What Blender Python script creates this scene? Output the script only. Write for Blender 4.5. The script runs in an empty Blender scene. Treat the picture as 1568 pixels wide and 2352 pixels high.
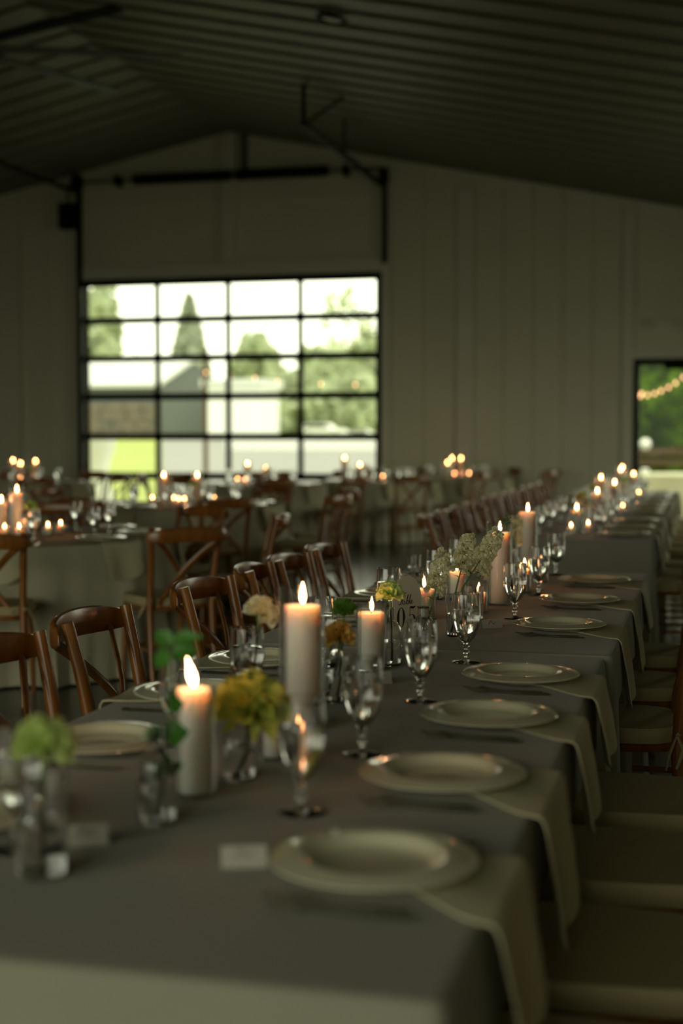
import bpy, bmesh, math, random
from mathutils import Vector, Matrix, noise
random.seed(7)
PI = math.pi
S = bpy.context.scene
COL = S.collection

# ------------------------------------------------------------------ camera
F = 3267.0; U0, V0 = 784.0, 1176.0; HOR = 1000.0; VPX = 1625.0; CZ = 1.36
pitch = -math.atan((V0 - HOR) / F)
yaw = math.atan((VPX - U0) / F * math.cos(pitch))
fwd = Vector((-math.sin(yaw) * math.cos(pitch), math.cos(yaw) * math.cos(pitch), math.sin(pitch)))
rgt = Vector((math.cos(yaw), math.sin(yaw), 0))
upv = rgt.cross(fwd)
cam_d = bpy.data.cameras.new('camera')
cam = bpy.data.objects.new('camera', cam_d); COL.objects.link(cam)
m = Matrix((rgt, upv, -fwd)).transposed().to_4x4(); m.translation = Vector((0, 0, CZ))
cam.matrix_world = m
cam_d.sensor_fit = 'VERTICAL'; cam_d.sensor_height = 36; cam_d.lens = F / 2352 * 36
cam_d.clip_start = .05; cam_d.clip_end = 1000
cam_d.dof.use_dof = True; cam_d.dof.focus_distance = 4.15; cam_d.dof.aperture_fstop = 1.75
S.camera = cam

def ray(u, v): return fwd + rgt * ((u - U0) / F) - upv * ((v - V0) / F)
def at(u, v, z=.76):
    d = ray(u, v); t = (z - CZ) / d.z; return Vector((d.x * t, d.y * t, z))
def aty(u, v, y):
    d = ray(u, v); t = y / d.y; return Vector((d.x * t, y, CZ + d.z * t))

# ------------------------------------------------------------------ world / light
W = bpy.data.worlds.new('overcast_sky'); S.world = W; W.use_nodes = True
nt = W.node_tree; bg = nt.nodes['Background']
bg.inputs['Color'].default_value = (.985, 1.0, .76, 1); bg.inputs['Strength'].default_value = 2.9
S.view_settings.view_transform = 'Standard'; S.view_settings.look = 'None'
S.view_settings.gamma = 1; S.view_settings.use_curve_mapping = False
S.view_settings.exposure = 0.0
S.cycles.max_bounces = 10; S.cycles.diffuse_bounces = 5; S.cycles.glossy_bounces = 4
S.cycles.transmission_bounces = 10; S.cycles.transparent_max_bounces = 24
S.cycles.caustics_reflective = False; S.cycles.caustics_refractive = False
S.cycles.sample_clamp_indirect = 4
YW = 21.2            # back wall
XR, XL, YF = 3.4, -17.9, -4.0
RX, RZ, PITCH = -7.26, 6.09, .21
def portal(name, loc, rot, w, h):
    l = bpy.data.lights.new(name, 'AREA'); l.shape = 'RECTANGLE'; l.size = w; l.size_y = h
    l.cycles.is_portal = True
    o = bpy.data.objects.new(name, l); COL.objects.link(o); o.location = loc; o.rotation_euler = rot
portal('daylight_portal', (RX, YW + .3, 1.87), (-PI / 2, 0, 0), 4.9, 3.7)
portal('daylight_portal', (-.2, YW + .3, 1.22), (-PI / 2, 0, 0), 1.8, 2.44)
portal('daylight_portal', (-4.4, YF - .3, 1.85), (PI / 2, 0, 0), 9.2, 3.7)
portal('daylight_portal', (XR + .3, 14, 1.5), (0, PI / 2, 0), 3.0, 4.6)

# ------------------------------------------------------------------ materials
MATS = {}
def mat(name, col=(.8, .8, .8), rough=.5, metal=0, trans=0, ior=1.45, noise_amt=0, nscale=8, bump=0, bscale=200, stretch=(1, 1, 1), col2=None, **kw):
    m = bpy.data.materials.new(name); m.use_nodes = True; MATS[name] = m
    n, L = m.node_tree.nodes, m.node_tree.links; b = n['Principled BSDF']
    b.inputs['Base Color'].default_value = (*col, 1); b.inputs['Roughness'].default_value = rough
    b.inputs['Metallic'].default_value = metal; b.inputs['Transmission Weight'].default_value = trans
    b.inputs['IOR'].default_value = ior
    for k, v in kw.items(): b.inputs[k.replace('_', ' ')].default_value = v
    if noise_amt or bump:
        tc = n.new('ShaderNodeTexCoord'); mp = n.new('ShaderNodeMapping'); L.new(tc.outputs['Object'], mp.inputs[0])
        mp.inputs['Scale'].default_value = stretch
    if noise_amt:
        t = n.new('ShaderNodeTexNoise'); t.inputs['Scale'].default_value = nscale; t.inputs['Detail'].default_value = 5
        L.new(mp.outputs[0], t.inputs['Vector'])
        r = n.new('ShaderNodeValToRGB'); c2 = col2 or tuple(c * (1 - noise_amt) for c in col)
        r.color_ramp.elements[0].color = (*c2, 1); r.color_ramp.elements[1].color = (*col, 1)
        r.color_ramp.elements[0].position = .3; r.color_ramp.elements[1].position = .7
        L.new(t.outputs[0], r.inputs[0]); L.new(r.outputs[0], b.inputs['Base Color'])
    if bump:
        t = n.new('ShaderNodeTexNoise'); t.inputs['Scale'].default_value = bscale; L.new(mp.outputs[0], t.inputs['Vector'])
        bp = n.new('ShaderNodeBump'); bp.inputs['Strength'].default_value = bump; bp.inputs['Distance'].default_value = .002 if bscale > 20 else .02
        L.new(t.outputs[0], bp.inputs['Height']); L.new(bp.outputs[0], b.inputs['Normal'])
    return m
def thin_glass(name, tint=(1, 1, 1), refl=1.0):
    m = bpy.data.materials.new(name); m.use_nodes = True; MATS[name] = m
    n, L = m.node_tree.nodes, m.node_tree.links; n.remove(n['Principled BSDF'])
    t = n.new('ShaderNodeBsdfTransparent'); t.inputs[0].default_value = (*tint, 1)
    g = n.new('ShaderNodeBsdfGlossy'); g.inputs['Roughness'].default_value = .02
    fr = n.new('ShaderNodeFresnel'); fr.inputs[0].default_value = 1.45
    mu = n.new('ShaderNodeMath'); mu.operation = 'MULTIPLY'; mu.inputs[1].default_value = refl; mu.use_clamp = True
    mx = n.new('ShaderNodeMixShader'); L.new(fr.outputs[0], mu.inputs[0]); L.new(mu.outputs[0], mx.inputs[0])
    L.new(t.outputs[0], mx.inputs[1]); L.new(g.outputs[0], mx.inputs[2]); L.new(mx.outputs[0], n['Material Output'].inputs[0])
    return m
def emit(name, col, strength):
    m = bpy.data.materials.new(name); m.use_nodes = True; MATS[name] = m
    n, L = m.node_tree.nodes, m.node_tree.links; n.remove(n['Principled BSDF'])
    e = n.new('ShaderNodeEmission'); e.inputs[0].default_value = (*col, 1); e.inputs[1].default_value = strength
    L.new(e.outputs[0], n['Material Output'].inputs[0]); return m

WALL = mat('painted_wall', (.72, .71, .53), .6, noise_amt=.06, nscale=1.5)
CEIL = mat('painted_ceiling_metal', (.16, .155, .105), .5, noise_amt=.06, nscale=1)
TRIMM = mat('painted_trim', (.70, .69, .54), .5)
FLOOR = mat('polished_concrete', (.10, .10, .085), .22, noise_amt=.3, nscale=2)
BLACK = mat('black_metal', (.006, .008, .006), .6, Specular_IOR_Level=.12)
STEEL = mat('galvanised_steel', (.08, .08, .065), .5)
PANE = thin_glass('window_pane', (.97, .98, .96), .2)
HGLASS = thin_glass('clear_cylinder_glass', (.985, .985, .985), .5)
GLASS = mat('clear_glass', (1, 1, 1), 0, trans=1, ior=1.48)
WATER = mat('water', (1, 1, 1), 0, trans=1, ior=1.33)
GREYC = mat('grey_linen', (.30, .292, .225), .85, noise_amt=.06, nscale=3, bump=.25, bscale=500, Sheen_Weight=.2)
IVORYC = mat('ivory_linen', (.50, .475, .335), .85, noise_amt=.05, nscale=3, bump=.2, bscale=500)
NAPK = mat('napkin_linen', (.60, .56, .36), .85, noise_amt=.04, nscale=6, bump=.2, bscale=600)
PORC = mat('glazed_porcelain', (.78, .75, .54), .15, Coat_Weight=.5, Coat_Roughness=.05)
SILVER = mat('stainless_steel', (.80, .77, .64), .30, metal=1)
WOOD = mat('stained_wood', (.32, .120, .018), .3, noise_amt=.5, nscale=5, stretch=(5, 5, .9), col2=(.16, .052, .007), Coat_Weight=.35, Coat_Roughness=.15)
CUSH = mat('ivory_cushion', (.42, .36, .19), .9, noise_amt=.05, nscale=6, bump=.15, bscale=400)
WAX = mat('white_wax', (.96, .86, .78), .45, Subsurface_Weight=1.0, Subsurface_Scale=.04, Subsurface_Radius=(1.0, .62, .45))
WICK = mat('charred_wick', (.02, .015, .01), .9)
FLAME = emit('candle_flame', (1, .40, .14), 80)
BULB = emit('warm_bulb', (1, .50, .25), 5)
PAPER = mat('white_card', (.50, .47, .40), .6)
INK = mat('dark_ink', (.02, .012, .015), .5)
STEM = mat('green_stem', (.10, .20, .03), .5, noise_amt=.3, nscale=30)
LEAF = mat('dark_green_leaf', (.065, .22, .022), .45, noise_amt=.3, nscale=40)
def petal_mat(name, c1, c2, tr=.4):
    m = mat(name, c1, .6, noise_amt=.1, nscale=60, col2=c2); n, L = m.node_tree.nodes, m.node_tree.links
    t = n.new('ShaderNodeBsdfTranslucent'); mx = n.new('ShaderNodeMixShader'); mx.inputs[0].default_value = tr
    src = n['Principled BSDF'].inputs['Base Color'].links[0].from_socket; L.new(src, t.inputs[0])
    L.new(n['Principled BSDF'].outputs[0], mx.inputs[1]); L.new(t.outputs[0], mx.inputs[2]); L.new(mx.outputs[0], n['Material Output'].inputs[0]); return m
SIGNM = petal_mat('sign_card', (.92, .87, .76), (.90, .85, .74), .25)
PETW = petal_mat('white_petal', (.98, .96, .76), (.93, .90, .68), .5)
PETG = petal_mat('pale_green_petal', (.80, .90, .40), (.66, .80, .26))
PETY = petal_mat('yellow_green_petal', (.78, .78, .18), (.52, .62, .14))
PETO = petal_mat('golden_petal', (.85, .64, .18), (.70, .50, .12))
PETD = mat('deep_green_petal', (.10, .26, .025), .6, noise_amt=.4, nscale=80)
# outdoors
GRASS = mat('lawn_grass', (.31, .36, .08), .9, noise_amt=.2, nscale=.3)
CONC = mat('pale_concrete', (.24, .24, .225), .9, noise_amt=.06, nscale=.5)
TREE1 = mat('glare_washed_leaves', (.48, .54, .34), .8, noise_amt=.35, nscale=.4)  # veiling glare of the bright outdoors is put into this pale leaf colour
TREE2 = mat('bright_tree_leaves', (.12, .22, .012), .9, nscale=.9, noise_amt=.8, col2=(.016, .04, .004), Specular_IOR_Level=0.0)
CONIF = mat('glare_washed_needles', (.40, .44, .34), .8, noise_amt=.3, nscale=.5)  # needles lightened too: washed-out glare painted into the base colour
BARK = mat('tree_bark', (.12, .09, .06), .9)
SIDING = mat('grey_siding', (.11, .12, .12), .7)
ROOFW = mat('pale_metal_roof', (.55, .56, .55), .4)
STONE = mat('field_stone', (.17, .13, .10), .9, noise_amt=.4, nscale=1.5, col2=(.10, .10, .09))
WHITEP = mat('white_paint', (.80, .80, .78), .5)
DARKG = mat('tinted_glass', (.03, .035, .04), .1)
BROWNP = mat('brown_post', (.08, .05, .025), .8)
RUBBER = mat('black_rubber', (.02, .02, .02), .8)
LENS = mat('frosted_lens', (.60, .62, .52), .4)

def sm(t): t = max(0, min(1, t)); return t * t * (3 - 2 * t)
# ------------------------------------------------------------------ mesh helpers
class MB:
    def __init__(s): s.v = []; s.f = []
    def add(s, vs, fs):
        o = len(s.v); s.v += [tuple(p) for p in vs]; s.f += [tuple(i + o for i in f) for f in fs]; return s
    def box(s, x0, x1, y0, y1, z0, z1):
        return s.add([(x, y, z) for z in (z0, z1) for y in (y0, y1) for x in (x0, x1)],
                     [(0, 2, 3, 1), (4, 5, 7, 6), (0, 1, 5, 4), (2, 6, 7, 3), (0, 4, 6, 2), (1, 3, 7, 5)])
    def lathe(s, prof, n=24, c=(0, 0, 0)):
        vs = []; fs = []; k = len(prof)
        for i in range(n):
            a = 2 * PI * i / n
            for r, z in prof: vs.append((c[0] + r * math.cos(a), c[1] + r * math.sin(a), c[2] + z))
        for i in range(n):
            j = (i + 1) % n
            for q in range(k - 1):
                a, b, cc, d = i * k + q, j * k + q, j * k + q + 1, i * k + q + 1
                if prof[q][0] < 1e-6: fs.append((a, cc, d))
                elif prof[q + 1][0] < 1e-6: fs.append((a, b, d))
                else: fs.append((a, b, cc, d))
        return s.add(vs, fs)
    def tube(s, pts, rad, n=8, flat=1.0, cap=True, upax=None):
        pts = [Vector(p) for p in pts]; rr = rad if isinstance(rad, (list, tuple)) else [rad] * len(pts)
        vs = []; fs = []; pu = Vector(upax) if upax else None
        for i, p in enumerate(pts):
            t = (pts[min(i + 1, len(pts) - 1)] - pts[max(i - 1, 0)]).normalized()
            if pu is None: pu = Vector((0, 0, 1)) if abs(t.z) < .9 else Vector((1, 0, 0))
            a = t.cross(pu).normalized(); b = a.cross(t).normalized()
            if not upax: pu = b
            for k in range(n):
                w = 2 * PI * k / n; vs.append(p + a * math.cos(w) * rr[i] + b * math.sin(w) * rr[i] * flat)
        for i in range(len(pts) - 1):
            for k in range(n):
                fs.append((i * n + k, i * n + (k + 1) % n, (i + 1) * n + (k + 1) % n, (i + 1) * n + k))
        if cap: fs.append(tuple(range(n))[::-1]); fs.append(tuple((len(pts) - 1) * n + k for k in range(n)))
        return s.add(vs, fs)
    def grid(s, fn, nu, nv):
        vs = [fn(i / nu, j / nv) for j in range(nv + 1) for i in range(nu + 1)]
        fs = [(j * (nu + 1) + i, j * (nu + 1) + i + 1, (j + 1) * (nu + 1) + i + 1, (j + 1) * (nu + 1) + i) for j in range(nv) for i in range(nu)]
        return s.add(vs, fs)
    def mesh(s, name, m, smooth=True):
        me = bpy.data.meshes.new(name); me.from_pydata(s.v, [], s.f); me.materials.append(m)
        bm = bmesh.new(); bm.from_mesh(me); bmesh.ops.recalc_face_normals(bm, faces=bm.faces)
        if smooth:
            for f in bm.faces: f.smooth = True
            for e in bm.edges:
                if len(e.link_faces) == 2 and e.calc_face_angle(0) > .65: e.smooth = False
        bm.to_mesh(me); bm.free(); return me
def ob(name, me, parent=None, loc=(0, 0, 0), rot=(0, 0, 0), scale=(1, 1, 1)):
    o = bpy.data.objects.new(name, me); COL.objects.link(o); o.parent = parent
    o.location = loc; o.rotation_euler = rot; o.scale = scale; return o
def part(name, mb, m, parent=None, smooth=True, **k): return ob(name, mb.mesh(name, m, smooth), parent, **k)
def tag(o, label, cat, group=None):
    o['label'] = label; o['category'] = cat
    if group: o['group'] = group
    return o
def thing(name, label, cat, loc=(0, 0, 0), rz=0, group=None):
    return tag(ob(name, None, None, loc, (0, 0, rz)), label, cat, group)
def struct(o): o['kind'] = 'structure'; return o
def dup(src, loc, rz, label, group=None, scale=None):
    r = src.copy(); COL.objects.link(r); r.location = loc; r.rotation_euler = (0, 0, rz)
    if scale: r.scale = scale
    r['label'] = label
    if group: r['group'] = group
    for ch in src.children:
        c = ch.copy(); COL.objects.link(c); c.parent = r
        for g in ch.children:
            d = g.copy(); COL.objects.link(d); d.parent = c
    return r
PROTO = {}
def make(kind, builder, loc, rz, label, cat, group=None, scale=None):
    """first call builds the thing in place, later calls copy it"""
    if kind not in PROTO:
        o = builder(); PROTO[kind] = o; o.location = loc; o.rotation_euler = (0, 0, rz); tag(o, label, cat, group)
        if scale: o.scale = scale
        return o
    o = dup(PROTO[kind], loc, rz, label, group, scale or (1, 1, 1)); o['category'] = cat; return o
ORD = ['first', 'second', 'third', 'fourth', 'fifth', 'sixth', 'seventh', 'eighth', 'ninth', 'tenth', 'eleventh', 'twelfth', 'thirteenth', 'fourteenth', 'fifteenth', 'sixteenth', 'seventeenth', 'eighteenth']

# ------------------------------------------------------------------ room shell
struct(part('floor', MB().box(XL - .2, XR + .2, YF - .2, YW + .15, -.1, 0), FLOOR, smooth=False))
DX0, DX1, DZ = aty(188, 700, YW).x, aty(878, 700, YW).x, 3.84      # garage opening
EX0, EX1, EZ = aty(1450, 900, YW).x, .75, 2.47                      # glazed door opening, right
def roofz(x): return RZ - PITCH * abs(x - RX)
def poly_wall(name, x0, x1, z0, z1f, y, th=.15):
    mb = MB(); xs = [x0] + ([RX] if x0 < RX < x1 else []) + [x1]
    for a, b in zip(xs, xs[1:]):
        vs = [(a, y, z0), (b, y, z0), (b, y, z1f(b)), (a, y, z1f(a)), (a, y + th, z0), (b, y + th, z0), (b, y + th, z1f(b)), (a, y + th, z1f(a))]
        mb.add(vs, [(0, 1, 2, 3), (4, 7, 6, 5), (0, 4, 5, 1), (3, 2, 6, 7), (0, 3, 7, 4), (1, 5, 6, 2)])
    return mb
mb = poly_wall('w', XL, DX0, 0, roofz, YW)
for a in (poly_wall('w', DX0, DX1, DZ, roofz, YW), poly_wall('w', DX1, EX0, 0, roofz, YW), poly_wall('w', EX0, EX1, EZ, roofz, YW), poly_wall('w', EX1, XR, 0, roofz, YW)):
    mb.add(a.v, a.f)
wall_back = struct(part('wall_back', mb, WALL, smooth=False))
# vertical wall panels (proud boards with open joints)
def boards(x0, x1, z0, z1f, w=.46, y=YW):
    n = max(1, round((x1 - x0) / w)); w = (x1 - x0) / n
    for i in range(n):
        a, b = x0 + i * w + .006, x0 + (i + 1) * w - .006; t = .022
        za, zb = z1f(a), z1f(b); e = .012
        vs = [(a, y, z0), (b, y, z0), (b, y, zb), (a, y, za), (a + e, y - t, z0), (b - e, y - t, z0), (b - e, y - t, zb), (a + e, y - t, za)]
        part('panel', MB().add(vs, [(4, 5, 6, 7), (0, 4, 7, 3), (5, 1, 2, 6), (0, 1, 5, 4), (7, 6, 2, 3)]), WALL, wall_back, smooth=False)
rz_ = lambda x: roofz(x) - .03
boards(XL, DX0 - .12, .12, rz_)
boards(DX1 + .14, aty(1050, 700, YW).x, .12, rz_, .62)
boards(aty(1090, 700, YW).x, aty(1430, 700, YW).x, .12, rz_, .43)
boards(aty(1457, 700, YW).x, 1.0, EZ + .14, rz_, .6)
boards(1.0, XR, .12, rz_)
T = lambda n, x0, x1, z0, z1, d=.05: struct(part(n, MB().box(x0, x1, YW - d, YW, z0, z1), TRIMM, smooth=False))
pc0, pc1 = aty(512, 500, YW).x, aty(546, 500, YW).x
T('trim_1', pc0, pc1, aty(500, 608, YW).z, roofz(pc1) - .06, .09)                      # post over the garage door
T('trim_2', DX0 + .02, DX1, DZ, aty(500, 606, YW).z, .09)                              # header beam
T('trim_3', DX0 - .12, DX0, 0, 5.3, .06)
T('trim_4', DX1, DX1 + .14, 0, 5.3, .06)
T('trim_5', aty(1050, 700, YW).x, aty(1090, 700, YW).x, 0, 5.0, .07)
T('trim_6', aty(1430, 700, YW).x, aty(1456, 700, YW).x, 0, 4.6, .07)
T('trim_7', EX0, EX1 + .1, EZ, EZ + .13, .05)
T('trim_8', DX0 + .02, pc0, aty(500, 458, YW).z - .06, aty(500, 458, YW).z, .03)
T('trim_9', pc1, DX1, aty(700, 452, YW).z - .06, aty(700, 452, YW).z, .03)
lx = aty(58, 540, YW)
T('trim_10', lx.x, DX0 - .12, lx.z - .05, lx.z + .05, .05); T('trim_11', lx.x - .06, lx.x, .12, lx.z + .05, .05)
T('baseboard_back', DX1 + .14, EX0, 0, .12, .03)
# other walls
mb = MB(); yy0, yy1 = 11.7, 16.3
mb.box(XR, XR + .15, YF, yy0, 0, 4.1).box(XR, XR + .15, yy1, YW, 0, 4.1).box(XR, XR + .15, yy0, yy1, 3.0, 4.1)
struct(part('wall_right', mb, WALL, smooth=False))
struct(part('wall_left', MB().box(XL - .15, XL, YF, YW, 0, 4.1), WALL, smooth=False))
mb = poly_wall('w', XL, -9.0, 0, roofz, YF - .15)
for a in (poly_wall('w', -9.0, .2, 3.7, roofz, YF - .15), poly_wall('w', .2, XR, 0, roofz, YF - .15)): mb.add(a.v, a.f)
struct(part('wall_front', mb, WALL, smooth=False))
# ribbed metal ceiling: one sheet per rib
PY = .548
def ceil_sheet(side):
    x1 = XR + .15 if side > 0 else XL - .15
    prof = [(0, 0), (.42, 0), (.44, -.032), (.52, -.032), (.548, 0)]
    vs = []
    for x in (RX, x1):
        for y, z in prof: vs.append((x, y, roofz(x) + z))
    top = len(vs)
    for x in (RX, x1):
        for y in (0, .548): vs.append((x, y, roofz(x) + .05))
    fs = [(i, i + 1, i + 6, i + 5) for i in range(4)] + [(top, top + 2, top + 3, top + 1), (0, 5, top + 2, top), (4, top + 1, top + 3, 9), tuple([0, top, top + 1, 4, 3, 2, 1]), (5, 6, 7, 8, 9, top + 3, top + 2)]
    return MB().add(vs, fs).mesh('ceiling_sheet', CEIL, False)
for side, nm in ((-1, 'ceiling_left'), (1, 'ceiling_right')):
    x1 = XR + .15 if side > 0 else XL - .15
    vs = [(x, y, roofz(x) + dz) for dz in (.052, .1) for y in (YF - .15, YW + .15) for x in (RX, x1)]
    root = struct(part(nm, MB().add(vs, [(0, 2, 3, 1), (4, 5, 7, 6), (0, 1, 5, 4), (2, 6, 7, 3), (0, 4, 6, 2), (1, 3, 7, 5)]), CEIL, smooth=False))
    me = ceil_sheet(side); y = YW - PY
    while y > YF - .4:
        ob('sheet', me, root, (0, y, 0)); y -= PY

# ------------------------------------------------------------------ garage door
door = struct(ob('door_1', None))
gx0, gx1 = DX0 + .02, DX1 - .02; nR = 6; z0, z1 = .02, DZ - .02
p = [aty(202, v, YW).z for v in (660, 738, 825, 912, 1003, 1092)] + [.1]
pu = [aty(u, 900, YW).x for u in (203, 361, 523, 689, 862)]
part('stile', MB().box(gx0, pu[0], YW + .01, YW + .06, 0, DZ), BLACK, door, False)
part('stile', MB().box(pu[4], gx1, YW + .01, YW + .06, 0, DZ), BLACK, door, False)
for k, z in enumerate(p):
    a, b = (z, DZ) if k == 0 else ((0, z) if k == 6 else (z - .055, z + .055))
    part('rail', MB().box(gx0, gx1, YW, YW + .055, a, b), BLACK, door, False)
for u in pu[1:4]: part('mullion', MB().box(u - .042, u + .042, YW + .012, YW + .05, .08, p[0]), BLACK, door, False)
for r in range(6):
    for c in range(4):
        part('pane', MB().box(pu[c], pu[c + 1], YW + .028, YW + .031, p[r + 1], p[r]), PANE, door, False)
hw = thing('garage_door_opener_hardware', 'black overhead track and spring gear of the big glazed door', 'door hardware', (0, 0, 0))
tl, tr = aty(182, 430, YW - .1), aty(884, 415, YW - .1)
for q in (tl, tr):
    part('vertical_track', MB().box(q.x - .035, q.x + .035, YW - .16, YW - .08, .0 if q is tl else aty(884, 606, YW).z, q.z), BLACK, hw, False)
    part('cable_drum', MB().tube([(q.x - .05, YW - .18, q.z + .06), (q.x + .05, YW - .18, q.z + .06)], .13, 16), BLACK, hw)
    e = aty(-260, 320, 12.5) if q is tl else aty(738, 320, 16)
    yl = 12.5 if q is tl else 16.6
    part('horizontal_track', MB().box(q.x - .035, q.x + .035, yl, YW - .1, q.z - .115, q.z - .07), BLACK, hw, False)
sy, sz = YW - .18, tl.z + .06
part('shaft', MB().tube([(tl.x, sy, sz), (tr.x, sy, sz)], .018, 8), BLACK, hw)
for a, b in ((307, 530), (540, 752)):
    xa, xb = aty(a, 420, sy).x, aty(b, 420, sy).x; n = 34
    prof = []
    for i in range(n * 2 + 1): prof.append(((.088 if i % 2 else .075), (xb - xa) * i / (2 * n)))
    prof = [(.02, 0)] + prof + [(.02, xb - xa)]
    o = part('torsion_spring', MB().lathe(prof, 14), BLACK, hw, loc=(xa, sy, sz), rot=(0, PI / 2, 0))
for u in (268, 792): 
    x = aty(u, 420, sy).x; part('spring_bracket', MB().box(x - .03, x + .03, sy - .06, YW, sz - .08, sz + .08), BLACK, hw, False)
x = aty(556, 400, sy).x; part('hanger_bracket', MB().box(x - .03, x + .03, sy + .05, YW - .0, sz, aty(556, 308, YW).z), STEEL, hw, False)
ye = 16.62
hx = tr.x
zt = tr.z - .1
part('hanging_strut', MB().box(hx - .02, hx + .02, ye, ye + .05, zt, roofz(hx) - .01), BLACK, hw, False)
part('angled_strut', MB().tube([(hx, ye + .05, zt), (hx + .42, ye + .3, roofz(hx + .42) - .02)], .02, 6), BLACK, hw)
part('hanging_strut', MB().box(hx - .02, hx + .02, 18.6, 18.65, zt, roofz(hx) - .01), STEEL, hw, False)
part('hanging_strut', MB().box(tl.x - .02, tl.x + .02, 18.0, 18.05, zt, roofz(tl.x) - .01), STEEL, hw, False)
q = aty(155, 497, YW - .15)
bx = thing('door_opener_motor', 'black wall-mounted motor box left of the garage door track', 'motor', (q.x, YW - .022, q.z))
part('housing', MB().box(-.12, .12, -.22, 0, -.20, .20), BLACK, bx, False); part('conduit', MB().tube([(0, -.1, .20), (0, -.1, .45), (.1, -.1, .62)], .015, 6), BLACK, bx)

# glazed door right
d2 = struct(ob('door_2', None)); fw = aty(1468, 900, YW).x
part('frame', MB().box(EX0, fw, YW - .05, YW + .1, 0, EZ), BLACK, d2, False)
part('frame', MB().box(fw, EX1 - .08, YW - .05, YW + .1, EZ - .09, EZ), BLACK, d2, False)
part('frame', MB().box(EX1 - .08, EX1, YW - .05, YW + .1, 0, EZ), BLACK, d2, False)
part('frame', MB().box(-.16, -.08, YW, YW + .06, 0, EZ - .09), BLACK, d2, False)
part('door_closer', MB().box(-.62, -.24, YW - .1, YW - .02, EZ - .16, EZ - .07), BLACK, d2, False)
part('pane', MB().box(fw, -.16, YW + .02, YW + .024, .1, EZ - .09), PANE, d2, False)
part('pane', MB().box(-.08, EX1 - .08, YW + .02, YW + .024, .1, EZ - .09), PANE, d2, False)
q = aty(1528, 745, YW)
em = thing('emergency_light', 'pale twin-head emergency light above the glazed door at right', 'light', (q.x, YW - .022, q.z))
part('housing', MB().box(-.14, .14, -.07, 0, -.06, .05), TRIMM, em, False)
for sgn in (-1, 1): part('lamp_head', MB().lathe([(0, 0), (.05, .0), (.06, .05), (.05, .09), (0, .1)], 16), TRIMM, em, loc=(sgn * .20, -.06, 0), rot=(PI / 2, 0, 0))

# recessed light in the right slope
q = ray(762, 30); t = 12.0
for _ in range(60):
    P = Vector((0, 0, CZ)) + q * t; t += (roofz(P.x) - P.z) * .8
P = Vector((0, 0, CZ)) + q * t
dl = thing('recessed_ceiling_light', 'round unlit recessed light in the dark ceiling above', 'ceiling light', (P.x, P.y, roofz(P.x) - .046))
dl.rotation_euler = (0, math.atan(PITCH), 0)
part('trim_ring', MB().lathe([(.11, 0), (.15, 0), (.155, -.025), (.12, -.03), (.11, 0)], 28), BLACK, dl)
part('diffuser', MB().lathe([(0, -.02), (.09, -.018), (.112, -.005), (0, -.004)], 28), LENS, dl)

# big ceiling fan, top left
fz = 5.0; hub = at(-100, 110, fz); fan = thing('ceiling_fan', 'large dark industrial ceiling fan with long thin blades at upper left', 'ceiling fan', hub)
part('motor_hub', MB().lathe([(0, -.16), (.12, -.15), (.18, -.05), (.18, .08), (.07, .12), (0, .12)], 24), BLACK, fan)
part('downrod', MB().tube([(0, 0, .12), (0, 0, roofz(hub.x) - fz)], .03, 10), BLACK, fan)
a0 = math.atan2((at(395, 132, fz) - hub).y, (at(395, 132, fz) - hub).x)
for k in range(8):
    a = a0 + k * PI / 4
    o = part('blade', MB().add([(.15, -.06, .01), (.15, .06, -.01), (2.1, .055, -.012), (2.1, -.055, .012), (.15, -.06, .03), (.15, .06, .01), (2.1, .055, .008), (2.1, -.055, .032)],
        [(0, 1, 2, 3), (4, 7, 6, 5), (0, 4, 5, 1), (1, 5, 6, 2), (2, 6, 7, 3), (3, 7, 4, 0)]), STEEL if k in (0, 1) else BLACK, fan, False, rot=(0, 0, a))

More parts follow.
